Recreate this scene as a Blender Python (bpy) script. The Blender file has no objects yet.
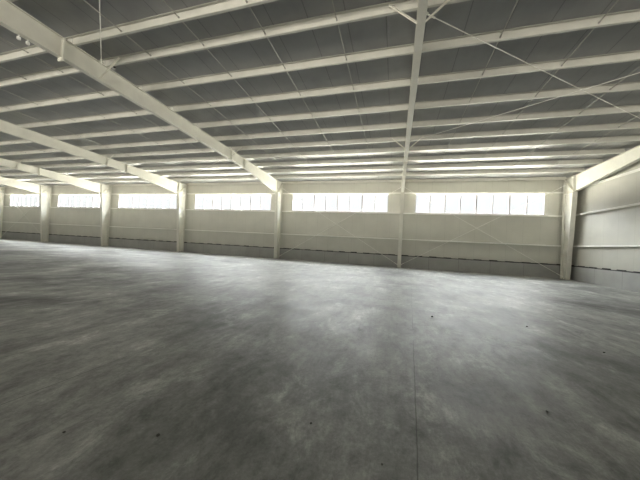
import bpy, bmesh, math, random
from mathutils import Vector, Matrix
random.seed(4)
sc = bpy.context.scene
COL = sc.collection

# ------------------------------------------------------------------ layout (metres)
D = 21.27                 # window wall line (inner face of the wall girts)
GX = 10.97                # gable wall line (inner face of its girts)
LX = -60.0                # far left end of the hall
BY = -22.6                # rear wall
RIDGE = 22.0              # distance of the ridge from the window wall
SL, ZR = 0.04152, 6.604   # roof slope, height of rafter top at the window wall
FX = [10.75, 0.33, -9.92, -20.30, -30.45, -40.25, -49.35]     # frames, counted from the gable
PUR = [0.12, 1.75, 3.2, 4.65, 6.17, 7.5, 8.9, 10.4, 11.93, 13.4, 14.8, 15.75, 17.2]
PH = 0.22                 # purlin depth
ZP, ZG1, ZSILL, ZHEAD = 0.90, 2.177, 4.186, 5.76

def ztop(off):            # top of rafters at a distance OFF inside the window wall
    return ZR + SL * off

# ------------------------------------------------------------------ materials
def nodes(name):
    m = bpy.data.materials.new(name); m.use_nodes = True
    nt = m.node_tree; nt.nodes.clear()
    out = nt.nodes.new('ShaderNodeOutputMaterial')
    b = nt.nodes.new('ShaderNodeBsdfPrincipled')
    nt.links.new(b.outputs[0], out.inputs[0])
    return m, nt, b, out

def N(nt, t, **kw):
    n = nt.nodes.new(t)
    for k, v in kw.items(): setattr(n, k, v)
    return n

def noise(nt, coord, scale, detail=4, rough=.55, dist=0.0):
    n = N(nt, 'ShaderNodeTexNoise')
    n.inputs['Scale'].default_value = scale; n.inputs['Detail'].default_value = detail
    n.inputs['Roughness'].default_value = rough; n.inputs['Distortion'].default_value = dist
    nt.links.new(coord, n.inputs['Vector'])
    return n.outputs['Fac']

def ramp(nt, fac, stops):
    r = N(nt, 'ShaderNodeValToRGB')
    e = r.color_ramp.elements
    while len(e) < len(stops): e.new(.5)
    for el, (p, c) in zip(e, stops):
        el.position = p; el.color = (*c, 1) if len(c) == 3 else (c[0], c[0], c[0], 1)
    nt.links.new(fac, r.inputs[0])
    return r.outputs[0]

def mathn(nt, op, a, b=None):
    n = N(nt, 'ShaderNodeMath', operation=op)
    for i, v in enumerate((a, b)):
        if v is None: continue
        if isinstance(v, (int, float)): n.inputs[i].default_value = v
        else: nt.links.new(v, n.inputs[i])
    return n.outputs[0]

def mix(nt, fac, a, b, mode='MIX'):
    n = N(nt, 'ShaderNodeMix', data_type='RGBA', blend_type=mode)
    for sock, v in ((n.inputs[0], fac), (n.inputs[6], a), (n.inputs[7], b)):
        if isinstance(v, (int, float)): sock.default_value = v
        elif isinstance(v, tuple): sock.default_value = (*v, 1)
        else: nt.links.new(v, sock)
    return n.outputs[2]

def bump(nt, b, height, strength, dist):
    n = N(nt, 'ShaderNodeBump'); n.inputs['Strength'].default_value = strength; n.inputs['Distance'].default_value = dist
    nt.links.new(height, n.inputs['Height']); nt.links.new(n.outputs[0], b.inputs['Normal'])

def painted(name, base, rough=.45, var=.08, scale=2.5, metallic=0.0):
    m, nt, b, o = nodes(name)
    g = N(nt, 'ShaderNodeNewGeometry').outputs['Position']
    f = noise(nt, g, scale, 5)
    lo = tuple(c * (1 - var) for c in base); hi = tuple(min(1, c * (1 + var)) for c in base)
    nt.links.new(ramp(nt, f, [(.3, lo), (.7, hi)]), b.inputs['Base Color'])
    b.inputs['Roughness'].default_value = rough; b.inputs['Metallic'].default_value = metallic
    return m

def joint_lines(nt, coord, period, width, shift=0.0):     # 1 on a thin line every PERIOD metres
    a = mathn(nt, 'ADD', coord, 1000.0 + shift)
    w = mathn(nt, 'MODULO', a, period)
    w = mathn(nt, 'SUBTRACT', w, period / 2)
    w = mathn(nt, 'ABSOLUTE', w)
    return mathn(nt, 'LESS_THAN', w, width / 2)

def sheet(name, base, period, axis, line, rough, linew=.012, var=.05, shift=0.0, ribs=0.0, spec=.5):
    m, nt, b, o = nodes(name)
    g = N(nt, 'ShaderNodeNewGeometry').outputs['Position']
    sx = N(nt, 'ShaderNodeSeparateXYZ'); nt.links.new(g, sx.inputs[0])
    c = sx.outputs[axis]
    ln = joint_lines(nt, c, period, linew, shift)
    f = noise(nt, g, .9, 5)
    col = ramp(nt, f, [(.3, tuple(x * (1 - var) for x in base)), (.7, tuple(min(1, x * (1 + var)) for x in base))])
    nt.links.new(mix(nt, mathn(nt, 'MULTIPLY', ln, line), col, tuple(x * .35 for x in base)), b.inputs['Base Color'])
    b.inputs['Roughness'].default_value = rough
    b.inputs['Specular IOR Level'].default_value = spec
    h = mathn(nt, 'MULTIPLY', ln, -1.0)
    if ribs:
        w = mathn(nt, 'SINE', mathn(nt, 'MULTIPLY', c, 2 * math.pi / ribs))
        h = mathn(nt, 'ADD', h, mathn(nt, 'MULTIPLY', w, .25))
    bump(nt, b, h, .5, .006)
    return m

M = {}
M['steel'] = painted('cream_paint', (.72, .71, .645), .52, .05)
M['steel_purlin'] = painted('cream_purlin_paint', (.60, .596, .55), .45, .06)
M['girt'] = painted('white_girt_paint', (.88, .875, .83), .35, .04)
M['rod'] = painted('rod_paint', (.82, .815, .77), .4, .05)
M['dark_rod'] = painted('dark_steel', (.10, .10, .095), .5, .1)
M['sag'] = painted('sag_rod_shaded_paint', (.42, .415, .38), .45, .06)  # purlin cream darkened, so the rods' shading is put into the colour
M['nut'] = painted('zinc_nut', (.36, .36, .34), .5)
M['galv'] = painted('galvanised_trim', (.48, .485, .48), .4, .06)
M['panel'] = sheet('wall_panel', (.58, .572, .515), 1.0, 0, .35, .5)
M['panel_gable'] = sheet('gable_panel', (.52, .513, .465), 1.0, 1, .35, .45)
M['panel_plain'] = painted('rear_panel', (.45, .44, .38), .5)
M['roof'] = sheet('roof_panel', (.33, .335, .335), 1.0, 0, .45, .38, linew=.03, ribs=.25, var=.12)
M['plinth'] = sheet('precast_plinth', (.37, .37, .362), 2.04, 0, .7, .8, linew=.02, var=.12, shift=.19)
M['plinth_gable'] = sheet('precast_plinth_gable', (.36, .36, .35), 1.94, 1, .6, .8, linew=.02, var=.1, shift=.55)
M['gap_shadow'] = painted('black_gap_shadow', (.012, .012, .012), .7)  # near-black colour paints the shade in the gap under the wall panels
M['frame'] = painted('window_aluminium', (.42, .40, .43), .4)
M['stone'] = painted('grit', (.07, .068, .062), .9, .3, 40)
M['white'] = painted('white_plastic', (.8, .8, .78), .4)
M['black'] = painted('black_plastic', (.02, .02, .02), .5)

def glass():
    m, nt, b, o = nodes('window_glass'); nt.nodes.remove(b)
    t = N(nt, 'ShaderNodeBsdfTransparent'); t.inputs[0].default_value = (.90, .92, .92, 1)
    g = N(nt, 'ShaderNodeBsdfGlossy'); g.inputs['Roughness'].default_value = .02
    lw = N(nt, 'ShaderNodeLayerWeight'); lw.inputs[0].default_value = .5
    fac = mathn(nt, 'ADD', mathn(nt, 'MULTIPLY', mathn(nt, 'POWER', lw.outputs[1], 4.0), .35), .05)
    x = N(nt, 'ShaderNodeMixShader')
    nt.links.new(fac, x.inputs[0]); nt.links.new(t.outputs[0], x.inputs[1]); nt.links.new(g.outputs[0], x.inputs[2])
    nt.links.new(x.outputs[0], o.inputs[0])
    return m
M['glass'] = glass()

def concrete():
    m, nt, b, o = nodes('polished_concrete')
    g = N(nt, 'ShaderNodeNewGeometry').outputs['Position']
    mp = N(nt, 'ShaderNodeMapping'); mp.inputs['Rotation'].default_value = (0, 0, -.15); mp.inputs['Scale'].default_value = (1.0, .55, 1)
    nt.links.new(g, mp.inputs[0]); st = mp.outputs[0]
    big = noise(nt, g, .35, 6, .62, .6)
    mid = noise(nt, st, 2.2, 10, .74, .4)
    fin = noise(nt, st, 11, 9, .78)
    mp2 = N(nt, 'ShaderNodeMapping'); mp2.inputs['Rotation'].default_value = (0, 0, -.30); mp2.inputs['Scale'].default_value = (2.2, .25, 1)
    nt.links.new(g, mp2.inputs[0])
    trow = noise(nt, mp2.outputs[0], 1.6, 8, .7, .3)      # trowel sweeps
    c = ramp(nt, big, [(.30, (.085, .088, .083)), (.45, (.215, .219, .210)), (.65, (.40, .403, .386))])
    c2 = ramp(nt, mid, [(.32, (.42,)), (.45, (.86,)), (.55, (1.06,)), (.68, (2.0,))])
    c = mix(nt, .9, c, c2, 'MULTIPLY')
    c3 = ramp(nt, fin, [(.32, (.62,)), (.5, (1.0,)), (.68, (1.4,))])
    c = mix(nt, .8, c, c3, 'MULTIPLY')
    c4 = ramp(nt, trow, [(.34, (.80,)), (.5, (1.0,)), (.66, (1.2,))])
    c = mix(nt, .8, c, c4, 'MULTIPLY')
    c5 = ramp(nt, noise(nt, g, 34, 6, .8), [(.32, (.72,)), (.5, (1.0,)), (.68, (1.25,))])
    c = mix(nt, .7, c, c5, 'MULTIPLY')
    # saw-cut control joints
    sx = N(nt, 'ShaderNodeSeparateXYZ'); nt.links.new(g, sx.inputs[0])
    wob = mathn(nt, 'MULTIPLY', mathn(nt, 'SUBTRACT', noise(nt, g, 3.0, 3), .5), .025)
    j1 = joint_lines(nt, mathn(nt, 'ADD', mathn(nt, 'ADD', sx.outputs[0], wob), mathn(nt, 'MULTIPLY', sx.outputs[1], -.05)), 3.33, .010, 3.33 / 2 - .12 - 1000 % 3.33)
    j2 = joint_lines(nt, mathn(nt, 'ADD', sx.outputs[1], wob), 5.2, .008, 1.3)
    brk = mathn(nt, 'GREATER_THAN', noise(nt, g, .45, 2), .47)
    j = mathn(nt, 'MULTIPLY', mathn(nt, 'MAXIMUM', j1, j2), brk)
    c = mix(nt, mathn(nt, 'MULTIPLY', j, .55), c, (.03, .03, .028))
    nt.links.new(c, b.inputs['Base Color'])
    r1 = noise(nt, st, 2.6, 10, .75, .8)
    nt.links.new(ramp(nt, r1, [(.3, (.43,)), (.5, (.55,)), (.70, (.68,))]), b.inputs['Roughness'])
    b.inputs['Specular IOR Level'].default_value = .5
    nt.links.new(ramp(nt, fin, [(.48, (.0,)), (.62, (.16,))]), b.inputs['Coat Weight'])   # worn sealer: shiny only in flecks
    b.inputs['Coat Roughness'].default_value = .24
    bump(nt, b, fin, .18, .006)
    return m
M['floor'] = concrete()

# ------------------------------------------------------------------ mesh helpers
class MB:
    def __init__(self): self.bm = bmesh.new()
    def box(self, a, b):
        x0, y0, z0 = a; x1, y1, z1 = b
        v = [self.bm.verts.new(p) for p in ((x0,y0,z0),(x1,y0,z0),(x1,y1,z0),(x0,y1,z0),(x0,y0,z1),(x1,y0,z1),(x1,y1,z1),(x0,y1,z1))]
        for f in ((0,3,2,1),(4,5,6,7),(0,1,5,4),(1,2,6,5),(2,3,7,6),(3,0,4,7)): self.bm.faces.new([v[i] for i in f])
        return self
    def prism(self, pts, a0, a1, axis='x'):               # outline extruded along x (pts in y,z) or y (pts in x,z)
        def P(p, a): return (a, p[0], p[1]) if axis == 'x' else (p[0], a, p[1])
        A = [self.bm.verts.new(P(p, a0)) for p in pts]; B = [self.bm.verts.new(P(p, a1)) for p in pts]
        n = len(pts)
        self.bm.faces.new(A); self.bm.faces.new(B[::-1])
        for i in range(n): self.bm.faces.new((A[i], B[i], B[(i+1) % n], A[(i+1) % n]))
        return self
    def tube(self, p, q, r, seg=8):
        p, q = Vector(p), Vector(q); d = (q - p).normalized()
        u = d.orthogonal().normalized(); w = d.cross(u)
        A, B = [], []
        for i in range(seg):
            t = 2 * math.pi * i / seg; o = (u * math.cos(t) + w * math.sin(t)) * r
            A.append(self.bm.verts.new(p + o)); B.append(self.bm.verts.new(q + o))
        for i in range(seg): self.bm.faces.new((A[i], A[(i+1) % seg], B[(i+1) % seg], B[i]))
        self.bm.faces.new(A[::-1]); self.bm.faces.new(B)
        return self
    def bar(self, p, q, w, t, hint=(0, 0, 1)):            # flat / L-like bar between two points
        p, q = Vector(p), Vector(q); d = (q - p).normalized()
        u = d.cross(Vector(hint)).normalized(); v = u.cross(d)
        vs = []
        for e in (p, q):
            for a, c in ((-1,-1),(1,-1),(1,1),(-1,1)): vs.append(self.bm.verts.new(e + u * (w/2*a) + v * (t/2*c)))
        for f in ((3,2,1,0),(4,5,6,7),(0,1,5,4),(1,2,6,5),(2,3,7,6),(3,0,4,7)): self.bm.faces.new([vs[i] for i in f])
        return self
    def data(self, name, mat):
        bmesh.ops.recalc_face_normals(self.bm, faces=self.bm.faces[:])
        me = bpy.data.meshes.new(name); self.bm.to_mesh(me); self.bm.free()
        me.materials.append(M[mat]); return me
    def obj(self, name, mat, parent=None, loc=(0, 0, 0)):
        o = bpy.data.objects.new(name, self.data(name, mat)); COL.objects.link(o)
        o.location = loc
        if parent: o.parent = parent
        return o

def tag(o, label, cat, group=None, kind=None):
    o['label'] = label; o['category'] = cat
    if group: o['group'] = group
    if kind: o['kind'] = kind
    return o
def thing(name, label, cat, loc, group=None):
    o = bpy.data.objects.new(name, None); COL.objects.link(o); o.location = loc; o.empty_display_size = .2
    return tag(o, label, cat, group, 'thing')
def struct(o):
    o['kind'] = 'structure'; return o
def dup(root, loc, label):
    r = root.copy(); COL.objects.link(r); r.location = loc; r['label'] = label
    for ch in root.children:
        c = ch.copy(); COL.objects.link(c); c.parent = r
        for g in ch.children:
            d = g.copy(); COL.objects.link(d); d.parent = c
    return r

ORD = ['', 'first', 'second', 'third', 'fourth', 'fifth', 'sixth', 'seventh', 'eighth', 'ninth', 'tenth', 'eleventh', 'twelfth', 'thirteenth']

# ------------------------------------------------------------------ the setting
W0, W1 = D + .20, D + .30          # window wall panel
G0, G1 = GX + .20, GX + .30        # gable panel
struct(MB().box((LX - .5, BY - .5, -.25), (GX + .6, D + .6, 0)).obj('floor', 'floor'))

# roof sheets, both slopes
zr0, zrR = ztop(-.6) + PH, ztop(RIDGE) + PH
yr = D - RIDGE
zb = zrR - SL * (yr - BY + .6)
struct(MB().prism([(D + .6, zr0), (yr, zrR), (BY - .6, zb), (BY - .6, zb + .12), (yr, zrR + .12), (D + .6, zr0 + .12)], LX - .5, GX + .6).obj('ceiling', 'roof'))

# window bays: frames FX[i+1]..FX[i] (plus the bays beyond the last frame)
edges = FX + [-59.6]
bays = [(edges[i + 1], edges[i]) for i in range(7)]
wins = [(a + 1.0, b - 1.04) for a, b in bays]
wins[6] = (bays[6][0] + 1.0, bays[6][1] - 1.04)
WZ0, WZ1 = 4.25, 5.73
mb = MB()
mb.box((LX, W0, .89), (GX + .25, W1, WZ0)); mb.box((LX, W0, WZ1), (GX + .25, W1, ztop(0) + PH - .02))
xs = [LX] + [v for w in reversed(wins) for v in w] + [GX + .25]
for i in range(0, len(xs), 2): mb.box((xs[i], W0, WZ0), (xs[i + 1], W1, WZ1))
struct(mb.obj('wall_front', 'panel'))
# gable
gp = lambda y: ztop(D - y) + PH - .02 if y >= yr else zrR - SL * (yr - y) - .02
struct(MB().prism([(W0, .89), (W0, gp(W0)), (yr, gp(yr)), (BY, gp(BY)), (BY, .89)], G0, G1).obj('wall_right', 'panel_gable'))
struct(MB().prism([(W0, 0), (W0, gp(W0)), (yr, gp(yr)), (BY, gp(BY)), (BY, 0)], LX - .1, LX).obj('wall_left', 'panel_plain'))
# unseen rear wall; doorways and windows added and sized for fill light
FILL_DOORS = [(-47, -40, 0, 5.2), (-25, -18, 0, 5.2), (-3.5, 3.8, 0, 5.2)]
OPEN = sorted(FILL_DOORS + [(a, b, 4.25, 5.73) for a, b in [(-56, -48.5), (-39, -31), (-29.5, -26), (-17, -9), (-8, -4.5)]] + [(4.5, 9.6, 4.25, 5.73)])
mb = MB(); x = LX
for a, b, z0, z1 in OPEN:
    mb.box((x, BY - .1, 0), (a, BY, zb - .02))
    if z0 > 0: mb.box((a, BY - .1, 0), (b, BY, z0))
    mb.box((a, BY - .1, z1), (b, BY, zb - .02)); x = b
mb.box((x, BY - .1, 0), (GX + .25, BY, zb - .02))
struct(mb.obj('wall_back', 'panel_plain'))

# precast plinths and a black strip standing in for the shadowed gap above
struct(MB().box((LX, D + .10, 0), (GX + .1, D + .40, ZP - .03)).obj('baseboard_front', 'plinth'))
struct(MB().box((GX + .10, BY, 0), (GX + .40, D + .40, ZP - .03)).obj('baseboard_right', 'plinth_gable'))
def gap_shadow(name, along, a, b, base):
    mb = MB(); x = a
    while x < b - .01:                                   # strip height varies to mimic the broken shadow line
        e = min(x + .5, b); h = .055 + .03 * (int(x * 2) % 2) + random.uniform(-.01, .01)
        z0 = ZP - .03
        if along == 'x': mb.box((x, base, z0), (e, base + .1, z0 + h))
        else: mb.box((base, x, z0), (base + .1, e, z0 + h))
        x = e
    return struct(mb.obj(name, 'gap_shadow'))
gap_shadow('gap_shadow_strip_1', 'x', LX, GX + .1, D + .125)
gap_shadow('gap_shadow_strip_2', 'y', BY, D + .1, GX + .125)

# windows of the window wall: frame with mullions, panes set into it
for n, (a, b) in enumerate(wins, 1):
    y0, y1 = W0 - .01, W0 + .07
    f = .05
    mb = MB().box((a, y0, WZ0), (b, y1, WZ0 + f)).box((a, y0, WZ1 - f), (b, y1, WZ1))
    mb.box((a, y0, WZ0 + f), (a + f, y1, WZ1 - f)).box((b - f, y0, WZ0 + f), (b, y1, WZ1 - f))
    w = struct(mb.obj(f'window_{n}', 'frame'))
    k = 8
    for i in range(1, k):
        x = a + (b - a) * i / k; t = .058 if i % 2 == 0 else .042
        MB().box((x - t, y0 + .005, WZ0 + f), (x + t, y1 - .005, WZ1 - f)).obj('mullion', 'frame', w)
    MB().box((a + f, y0 + .035, WZ0 + f), (b - f, y0 + .041, WZ1 - f)).obj('pane', 'glass', w)

# ------------------------------------------------------------------ columns (frames counted from the gable)
FL, FT, WT = .26, .014, .010
DF, DT = .58, 1.0                  # column depth at foot and at the knee
ZK = 5.62                          # underside of the knee
col_labels = [
    'tapered cream steel column in the corner beside the gable wall',
    'cream steel column seen edge on, standing between the two crossed rod bays',
    'tapered cream steel column, third from the gable, with rod ends at its right foot',
    'tapered cream steel column, fourth from the gable wall',
    'tapered cream steel column, fifth from the gable wall',
    'tapered cream steel column, sixth from the gable wall',
    'farthest tapered cream steel column, at the left edge of the photo']
def din(z): return DF + (DT - DF) * min(z, ZK) / ZK
def column(i):
    t = thing('steel_column', col_labels[i], 'column', (FX[i], D, 0), 'tapered columns along the window wall')
    h = FL / 2
    zt = ztop(0)
    MB().box((-h, -DF - .05, 0), (h, .03, .022)).obj('base_plate', 'steel', t)
    MB().box((-h, -FT, .022), (h, 0, zt)).obj('flange', 'steel', t)
    MB().prism([(-DF, .022), (-DF + FT, .022), (-DT + FT, ZK), (-DT + FT, ztop(DT)), (-DT, ztop(DT)), (-DT, ZK)], -h, h).obj('flange', 'steel', t)
    MB().prism([(-FT, .022), (-FT, zt), (-DT + FT, ztop(DT)), (-DT + FT, ZK), (-DF + FT, .022)], -WT/2, WT/2).obj('web', 'steel', t)
    MB().prism([(-.0, zt), (0, zt + .014), (-DT, ztop(DT) + .014), (-DT, ztop(DT))], -h, h).obj('cap_plate', 'steel', t)
    MB().box((-h, -DT - .02, ZK - .085), (h, -DT, ZK - .064)).obj('seat_plate', 'steel', t)
    # knee: level stiffener and the diagonal one across the web, on both faces
    for s in (-1, 1):
        x0, x1 = sorted((s * WT / 2, s * (h - .01)))
        MB().box((x0, -DT + FT, ZK), (x1, -FT, ZK + .012)).obj('stiffener', 'steel', t)
        MB().prism([(-DT + FT + .03, ZK + .02), (-FT - .03, zt - .06), (-FT - .03, zt - .04), (-DT + FT + .03, ZK + .04)], x0, x1).obj('stiffener', 'steel', t)
    for sx in (-.07, .07):
        for yy in (-DF * .3, -DF * .75): MB().tube((sx, yy, .022), (sx, yy, .07), .016, 6).obj('anchor_bolt', 'dark_rod', t)
    return t
for i in range(7): column(i)

# ------------------------------------------------------------------ rafters
raf_labels = [
    'cream steel roof rafter against the gable wall, rising from the corner column',
    'roof rafter seen edge on from below, straight up from the edge-on column',
    'largest cream roof rafter, crossing the upper left from its column, third from gable',
    'cream steel roof rafter, fourth from the gable wall',
    'cream steel roof rafter, fifth from the gable wall',
    'cream steel roof rafter, sixth from the gable wall',
    'farthest cream steel roof rafter, seventh from the gable wall']
SPL1, SPL2 = 6.06, 16.0
RD = [(DT, ztop(DT) - ZK), (SPL1, .58), (SPL2, .60), (RIDGE - .05, .78)]
def rdepth(off):
    for (a, da), (b, db) in zip(RD, RD[1:]):
        if off <= b: return da + (db - da) * (off - a) / (b - a)
    return RD[-1][1]
def rafter(i):
    t = thing('roof_rafter', raf_labels[i], 'rafter', (FX[i], D, 0), 'roof rafters')
    h = .09; ft = .012
    offs = [o for o, _ in RD]
    top = [(-o, ztop(o)) for o in offs]; bot = [(-o, ztop(o) - rdepth(o)) for o in offs]
    up = lambda L, d: [(y, z + d) for y, z in L]
    s = .016
    top[0] = (-DT - s, ztop(DT + s)); bot[0] = (-DT - s, bot[0][1])
    MB().prism(up(top, -ft) + top[::-1], -h, h).obj('flange', 'steel', t)
    MB().prism(bot + up(bot, ft)[::-1], -h, h).obj('flange', 'steel', t)
    MB().prism(up(bot, ft) + up(top, -ft)[::-1], -.005, .005).obj('web', 'steel', t)
    MB().box((-h - .01, -DT - s, ZK - .06), (h + .01, -DT - .002, ztop(DT) - .002)).obj('end_plate', 'steel', t)
    for o in (SPL1, SPL2):
        p = MB().box((-h - .015, -o - .022, ztop(o) - rdepth(o) - .09), (h + .015, -o + .022, ztop(o) - .002)).obj('splice_plate', 'steel', t)
        for sx in (-.055, .055):
            for zz in (-.06, .09, rdepth(o) - .09): MB().tube((sx, -o - .05, ztop(o) - rdepth(o) + zz), (sx, -o + .05, ztop(o) - rdepth(o) + zz), .014, 6).obj('bolt', 'steel', p)
    for o in (7.5,):
        for s_ in (-1, 1):
            x0, x1 = sorted((s_ * .005, s_ * (h - .012)))
            MB().box((x0, -o - .005, ztop(o) - rdepth(o) + ft), (x1, -o + .005, ztop(o) - ft)).obj('stiffener', 'steel', t)
    # clips that hold the purlins on the top flange
    for o in PUR[1:]:
        MB().prism([(-o + .075, ztop(o) + .0), (-o + .083, ztop(o)), (-o + .083, ztop(o) + .16), (-o + .075, ztop(o) + .16)], -.07, .07).obj('purlin_clip', 'steel', t)
    return t
for i in range(7): rafter(i)

# ------------------------------------------------------------------ bays
def bay_phrase(b):
    return ['in the bay beside the gable', 'in the second bay from the gable', 'in the third bay from the gable', 'in the fourth bay from the gable',
            'in the fifth bay from the gable', 'in the sixth bay from the gable', 'in the farthest bay'][b]

def zee(L):                                               # Z purlin along x, web at y=0, bottom lip away from the camera
    h, f, t, l = PH - .006, .07, .004, .018
    z = .001
    return MB().prism([(0, z), (f, z), (f, z + l), (f - t, z + l), (f - t, z + t), (t, z + t), (t, z + h), (-f, z + h), (-f, z + h - l), (-f + t, z + h - l), (-f + t, z + h - t), (0, z + h - t)], 0, L)
for b in range(6):
    x0, x1 = bays[b]
    L = x1 - x0 - .02
    pm = None
    for k, o in enumerate(PUR):
        if k == 0: continue
        lab = f'cream roof purlin, {ORD[k]} up from the window wall, {bay_phrase(b)}'
        if pm is None:
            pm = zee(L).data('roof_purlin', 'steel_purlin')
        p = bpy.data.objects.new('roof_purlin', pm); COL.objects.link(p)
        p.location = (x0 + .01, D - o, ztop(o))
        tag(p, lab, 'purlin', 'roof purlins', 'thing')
    # eave strut on top of the window wall
    e = MB().prism([(-.0, .02), (.07, .02), (.07, .04), (.006, .026), (.006, .194), (.07, .18), (.07, .2), (0, .2)], 0, L).obj('eave_strut', 'steel', None, (x0 + .01, D - .02, ztop(0) - .005 + .02))
    tag(e, f'grey cream eave strut over the window wall {bay_phrase(b)}', 'eave strut', 'eave struts', 'thing')

# sag rods: four per bay between neighbouring purlins
rod0 = {}
for b in range(6):
    x0, x1 = bays[b]
    for k in range(1, len(PUR) - 1):
        oa, ob = PUR[k], PUR[k + 1]
        key = round(ob - oa, 3)
        for j in range(4):
            x = x0 + (x1 - x0) * (j + 1) / 5
            side = ['leftmost', 'second from left', 'second from right', 'rightmost'][j]
            bp = ['bay beside the gable', 'second bay from gable', 'third bay from gable', 'fourth bay from gable', 'fifth bay from gable', 'sixth bay from gable'][b]
            lab = f'{side} sag rod between {ORD[k]} and {ORD[k+1]} purlins, {bp}'
            loc = (x, D - oa, ztop(oa))
            if key not in rod0:
                g = ob - oa
                r = MB().tube((0, -.006, .06), (0, -g + .006, .05 + SL * g), .0135, 6).obj('sag_rod', 'sag', None, loc)
                MB().tube((0, -g + .008, .05 + SL * g), (0, -g + .04, .05 + SL * g - .001), .024, 6).obj('nut', 'nut', r)
                MB().tube((0, -.045, .06), (0, -.009, .06), .024, 6).obj('nut', 'nut', r)
                tag(r, lab, 'sag rod', 'sag rods between the purlins', 'thing'); rod0[key] = r
            else:
                dup(rod0[key], loc, lab)

# wall girts of the window wall
def cee(L, axis):                                         # C girt: bright inner lip, web on top
    f, t = .075, .005
    return MB().prism([(0, -f/2), (t, -f/2), (t, f/2 - t), (.165, f/2 - t), (.165, -f/2), (.17, -f/2), (.17, f/2), (0, f/2)], 0, L) if axis == 'x' else \
           MB().prism([(0, -f/2), (t, -f/2), (t, f/2 - t), (.165, f/2 - t), (.165, -f/2), (.17, -f/2), (.17, f/2), (0, f/2)], 0, L, 'y')
for b in range(6):
    x0, x1 = bays[b]; L = x1 - x0 - .02
    for z, nm in ((ZG1, 'halfway up the wall'), (ZSILL, 'under the windows'), (ZHEAD + .01, 'above the windows')):
        g = cee(L, 'x').obj('wall_girt', 'girt', None, (x0 + .01, D + .002, z))
        tag(g, f'cream wall girt {nm} {bay_phrase(b)}', 'girt', 'girts of the window wall', 'thing')
# corner stubs and gable girts
for z, nm in ((ZG1, 'lowest'), (ZSILL, 'middle'), (5.84, 'uppermost')):
    L = D - .01 - (-.5)
    g = cee(L, 'y').obj('gable_girt', 'girt', None, (GX, -.5, z))
    tag(g, f'{nm} cream girt running along the gable wall', 'girt', 'girts of the gable wall', 'thing')

# ------------------------------------------------------------------ crossed rods
def brace(name, p, q, r, label, group, gus=True, yax=True):
    p, q = Vector(p), Vector(q); m = p.copy()
    o = MB().tube(p - m, q - m, r, 6).obj(name, 'rod', None, m)
    tag(o, label, 'brace rod', group, 'thing')
    d = (q - p).normalized()
    for e, s in ((Vector((0, 0, 0)), 1), (q - m, -1)):
        MB().tube(e + d * s * .10, e + d * s * .34, r * 1.9, 6).obj('turnbuckle', 'rod', o)
        a = e + d * s * .0
        u = d.copy()
        if yax: MB().bar(a - d * s * .03, a + d * s * .11, .10, .010, (0, 1, 0)).obj('gusset', 'rod', o)
        else: MB().bar(a - d * s * .03, a + d * s * .11, .10, .010, (0, 0, 1)).obj('gusset', 'rod', o)
    return o
yb, yc = D - .075, D - .105
for b, nm in ((0, 'in the bay beside the gable'), (1, 'in the second bay from the gable'), (5, 'in the far sixth bay')):
    x0, x1 = bays[b][0] + .07, bays[b][1] - .07
    brace('wall_brace_rod', (x0, yb, .16), (x1, yb, 6.22), .013, f'thin diagonal rod rising rightward across the window wall {nm}', 'crossed rods on the window wall')
    brace('wall_brace_rod', (x0, yc, 6.22), (x1, yc, .16), .013, f'thin diagonal rod falling rightward across the window wall {nm}', 'crossed rods on the window wall')
def rb(a, oa, c, ob, label, dz):
    brace('roof_brace_rod', (a, D - oa, ztop(oa) + dz), (c, D - ob, ztop(ob) + dz), .011, label, 'crossed rods under the roof', yax=False)
rb(FX[1] + .06, 14.75, FX[0] - .06, 7.0, 'diagonal roof rod starting high on the edge-on rafter, bay beside the gable', -.10)
rb(FX[1] + .06, 7.6, FX[0] - .06, 14.1, 'diagonal roof rod starting low on the edge-on rafter, bay beside the gable', -.13)
rb(FX[2] + .10, 14.97, FX[1] - .10, 21.95, 'roof rod rising steeply out of the top edge beside the largest rafter', -.07)
rb(FX[3] + .10, 1.25, FX[2] - .10, 7.2, 'diagonal roof rod near the window wall behind the largest rafter', -.10)

# flange braces: angles from the rafter's lower flange up to a purlin
def fly(i, o, s, label):
    zb_ = ztop(o) - rdepth(o) + .03
    p = Vector((FX[i] + s * .035, D - o - .14, zb_ + .035)); q = Vector((FX[i] + s * .75, D - o - .05, ztop(o) + .15))
    m = p.copy()
    t = MB().bar(p - m, q - m, .05, .006, (0, 1, 0)).obj('flange_brace', 'steel', None, m)
    d = (q - p).normalized()
    MB().bar(d * .0 + Vector((0, -.022, 0)), q - m + Vector((0, -.022, 0)), .006, .05, (0, 1, 0)).obj('angle_leg', 'steel', t)
    return tag(t, label, 'brace', 'flange braces between rafters and purlins', 'thing')
fr = ['', 'edge-on', 'largest', 'fourth', 'fifth', 'sixth', 'seventh']
for i in range(1, 6):
    for o, hn in ((14.8, 'upper'), (7.5, 'lower')):
        for s, sn in ((-1, 'left'), (1, 'right')):
            fly(i, o, s, f'{hn} angle brace on the {sn} side of the {fr[i]} rafter from the gable' if i > 2 else f'{hn} angle brace on the {sn} side of the {fr[i]} roof rafter')

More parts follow.
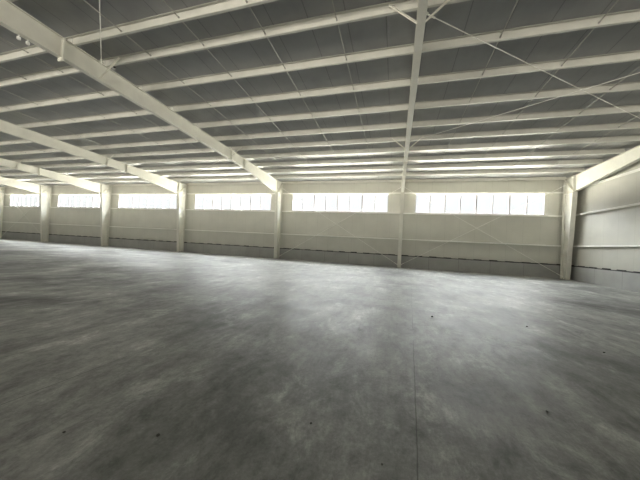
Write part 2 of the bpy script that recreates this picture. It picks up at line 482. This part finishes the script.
# hardware on the largest rafter
def at(px, py, off=None, X=None, Z=None):                 # ray of the lens through a point of the 640x480 frame
    d = FWD + RT * ((px - 320) / FPX) + UP * ((240 - py) / FPX)
    t = X / d.x if X is not None else (Z - 1.5) / d.z
    return Vector((0, 0, 1.5)) + d * t
RT = Vector((.95964681, .27633909, .05210279)).normalized()
FWD = Vector((-.27736994, .9606673, .01357411)).normalized()
UP = RT.cross(FWD).normalized()
FPX = 261.98
cl = MB().box((-.05, -.06, 0), (.13, .05, .014)).box((-.05, -.06, .014), (-.036, .05, .15)).box((.116, -.06, .014), (.13, .05, .15)).obj('rod_clamp', 'galv', None, (FX[2] + .05, D - 14.62, ztop(14.62) + .004))
MB().tube((-.07, 0, .08), (.16, 0, .08), .034, 8).obj('clamp_bolt', 'black', cl)
tag(cl, 'small bolted rod clamp on top edge of the largest rafter', 'clamp', None, 'thing')
for k, (oo, nm) in enumerate(((16.90, 'upper'), (16.72, 'lower'))):
    c = MB().tube((0, 0, -.06), (0, 0, 0), .012, 8).tube((0, 0, -.13), (0, 0, -.06), .04, 12).tube((0, 0, -.14), (0, 0, -.13), .025, 12).obj('cable_insulator', 'white', None, (FX[2] - .04, D - oo, ztop(oo) - rdepth(oo) - .001))
    tag(c, f'{nm} of two small white round insulators under the largest rafter', 'insulator', 'white insulators under the rafter', 'thing')

# grit on the floor
def pebble(px, py, r, label):
    p = at(px, py, Z=0)
    bm = bmesh.new(); bmesh.ops.create_icosphere(bm, subdivisions=2, radius=r)
    for v in bm.verts: v.co *= random.uniform(.8, 1.15); v.co.z *= .6
    lo = min(v.co.z for v in bm.verts)
    for v in bm.verts: v.co.z -= lo
    m = MB(); m.bm.free(); m.bm = bm
    tag(m.obj('pebble', 'stone', None, (p.x, p.y, 0)), label, 'pebble', 'grit on the floor', 'thing')
pebble(64, 433, .010, 'dark pebble on the concrete near the lower left corner')
pebble(158, 436, .013, 'dark pebble on the concrete, lower left, right of the corner one')
pebble(311, 424, .010, 'dark pebble on the concrete below the middle of the photo')
pebble(382, 465, .008, 'dark pebble on the concrete nearest the bottom edge, right of middle')
pebble(527, 327, .018, 'dark pebble on the concrete at right, under the corner column')
pebble(432, 317, .026, 'dark pebble on the pale concrete below the edge-on column')
pebble(604, 353, .016, 'dark pebble on the concrete nearest the right edge')
pebble(547, 412, .011, 'small pebble on the darker concrete at lower right')

# ------------------------------------------------------------------ light: overcast sky through windows and the doorways added behind for fill
w = bpy.data.worlds.new('sky'); sc.world = w; w.use_nodes = True
nt = w.node_tree; nt.nodes.clear()
out = N(nt, 'ShaderNodeOutputWorld'); bg = N(nt, 'ShaderNodeBackground'); nt.links.new(bg.outputs[0], out.inputs[0])
tc = N(nt, 'ShaderNodeTexCoord'); sx = N(nt, 'ShaderNodeSeparateXYZ'); nt.links.new(tc.outputs['Generated'], sx.inputs[0])
mr = N(nt, 'ShaderNodeMapRange'); mr.inputs[1].default_value = -1; mr.inputs[2].default_value = 1
nt.links.new(sx.outputs[2], mr.inputs[0])
nt.links.new(ramp(nt, mr.outputs[0], [(0, (.62, .57, .47)), (.46, (.56, .52, .44)), (.495, (.0192, .0192, .0190)), (.605, (.0192, .0192, .0194)), (.64, (.5, .5, .5)), (1, (1.0, 1.0, 1.0))]), bg.inputs[0])
fb = N(nt, 'ShaderNodeMapRange'); fb.inputs[1].default_value = -.6; fb.inputs[2].default_value = .6   # the sky is brighter on the window side
fb.inputs[3].default_value = 15.0; fb.inputs[4].default_value = 21.0
nt.links.new(sx.outputs[1], fb.inputs[0]); nt.links.new(fb.outputs[0], bg.inputs[1])

def portal(x0, x1, z0, z1, y, back=False):
    l = bpy.data.lights.new('daylight_portal', 'AREA'); l.shape = 'RECTANGLE'; l.size = x1 - x0; l.size_y = z1 - z0
    l.cycles.is_portal = True
    o = bpy.data.objects.new('daylight_portal', l); COL.objects.link(o)
    o.location = ((x0 + x1) / 2, y, (z0 + z1) / 2)
    o.rotation_euler = (math.radians(90 if back else -90), 0, 0)
for a, b in wins: portal(a, b, WZ0, WZ1, W1 + .02)
for a, b, z0, z1 in OPEN: portal(a, b, z0, z1, BY - .12, True)

# ------------------------------------------------------------------ camera
cd = bpy.data.cameras.new('camera'); cam = bpy.data.objects.new('camera', cd); COL.objects.link(cam)
cd.sensor_width = 36; cd.lens = 36 * FPX / 640; cd.clip_start = .05; cd.clip_end = 500
m3 = Matrix((RT, UP, -FWD)).transposed()
cam.matrix_world = Matrix.Translation((0, 0, 1.5)) @ m3.to_4x4()
sc.camera = cam

sc.view_settings.view_transform = 'Standard'; sc.view_settings.look = 'None'
sc.view_settings.gamma = 1; sc.view_settings.use_curve_mapping = False
sc.view_settings.exposure = 1.7
cy = sc.cycles
cy.use_denoising = True; cy.denoising_prefilter = 'ACCURATE'
cy.max_bounces = 12; cy.diffuse_bounces = 7; cy.glossy_bounces = 4; cy.transparent_max_bounces = 12
cy.sample_clamp_indirect = 12
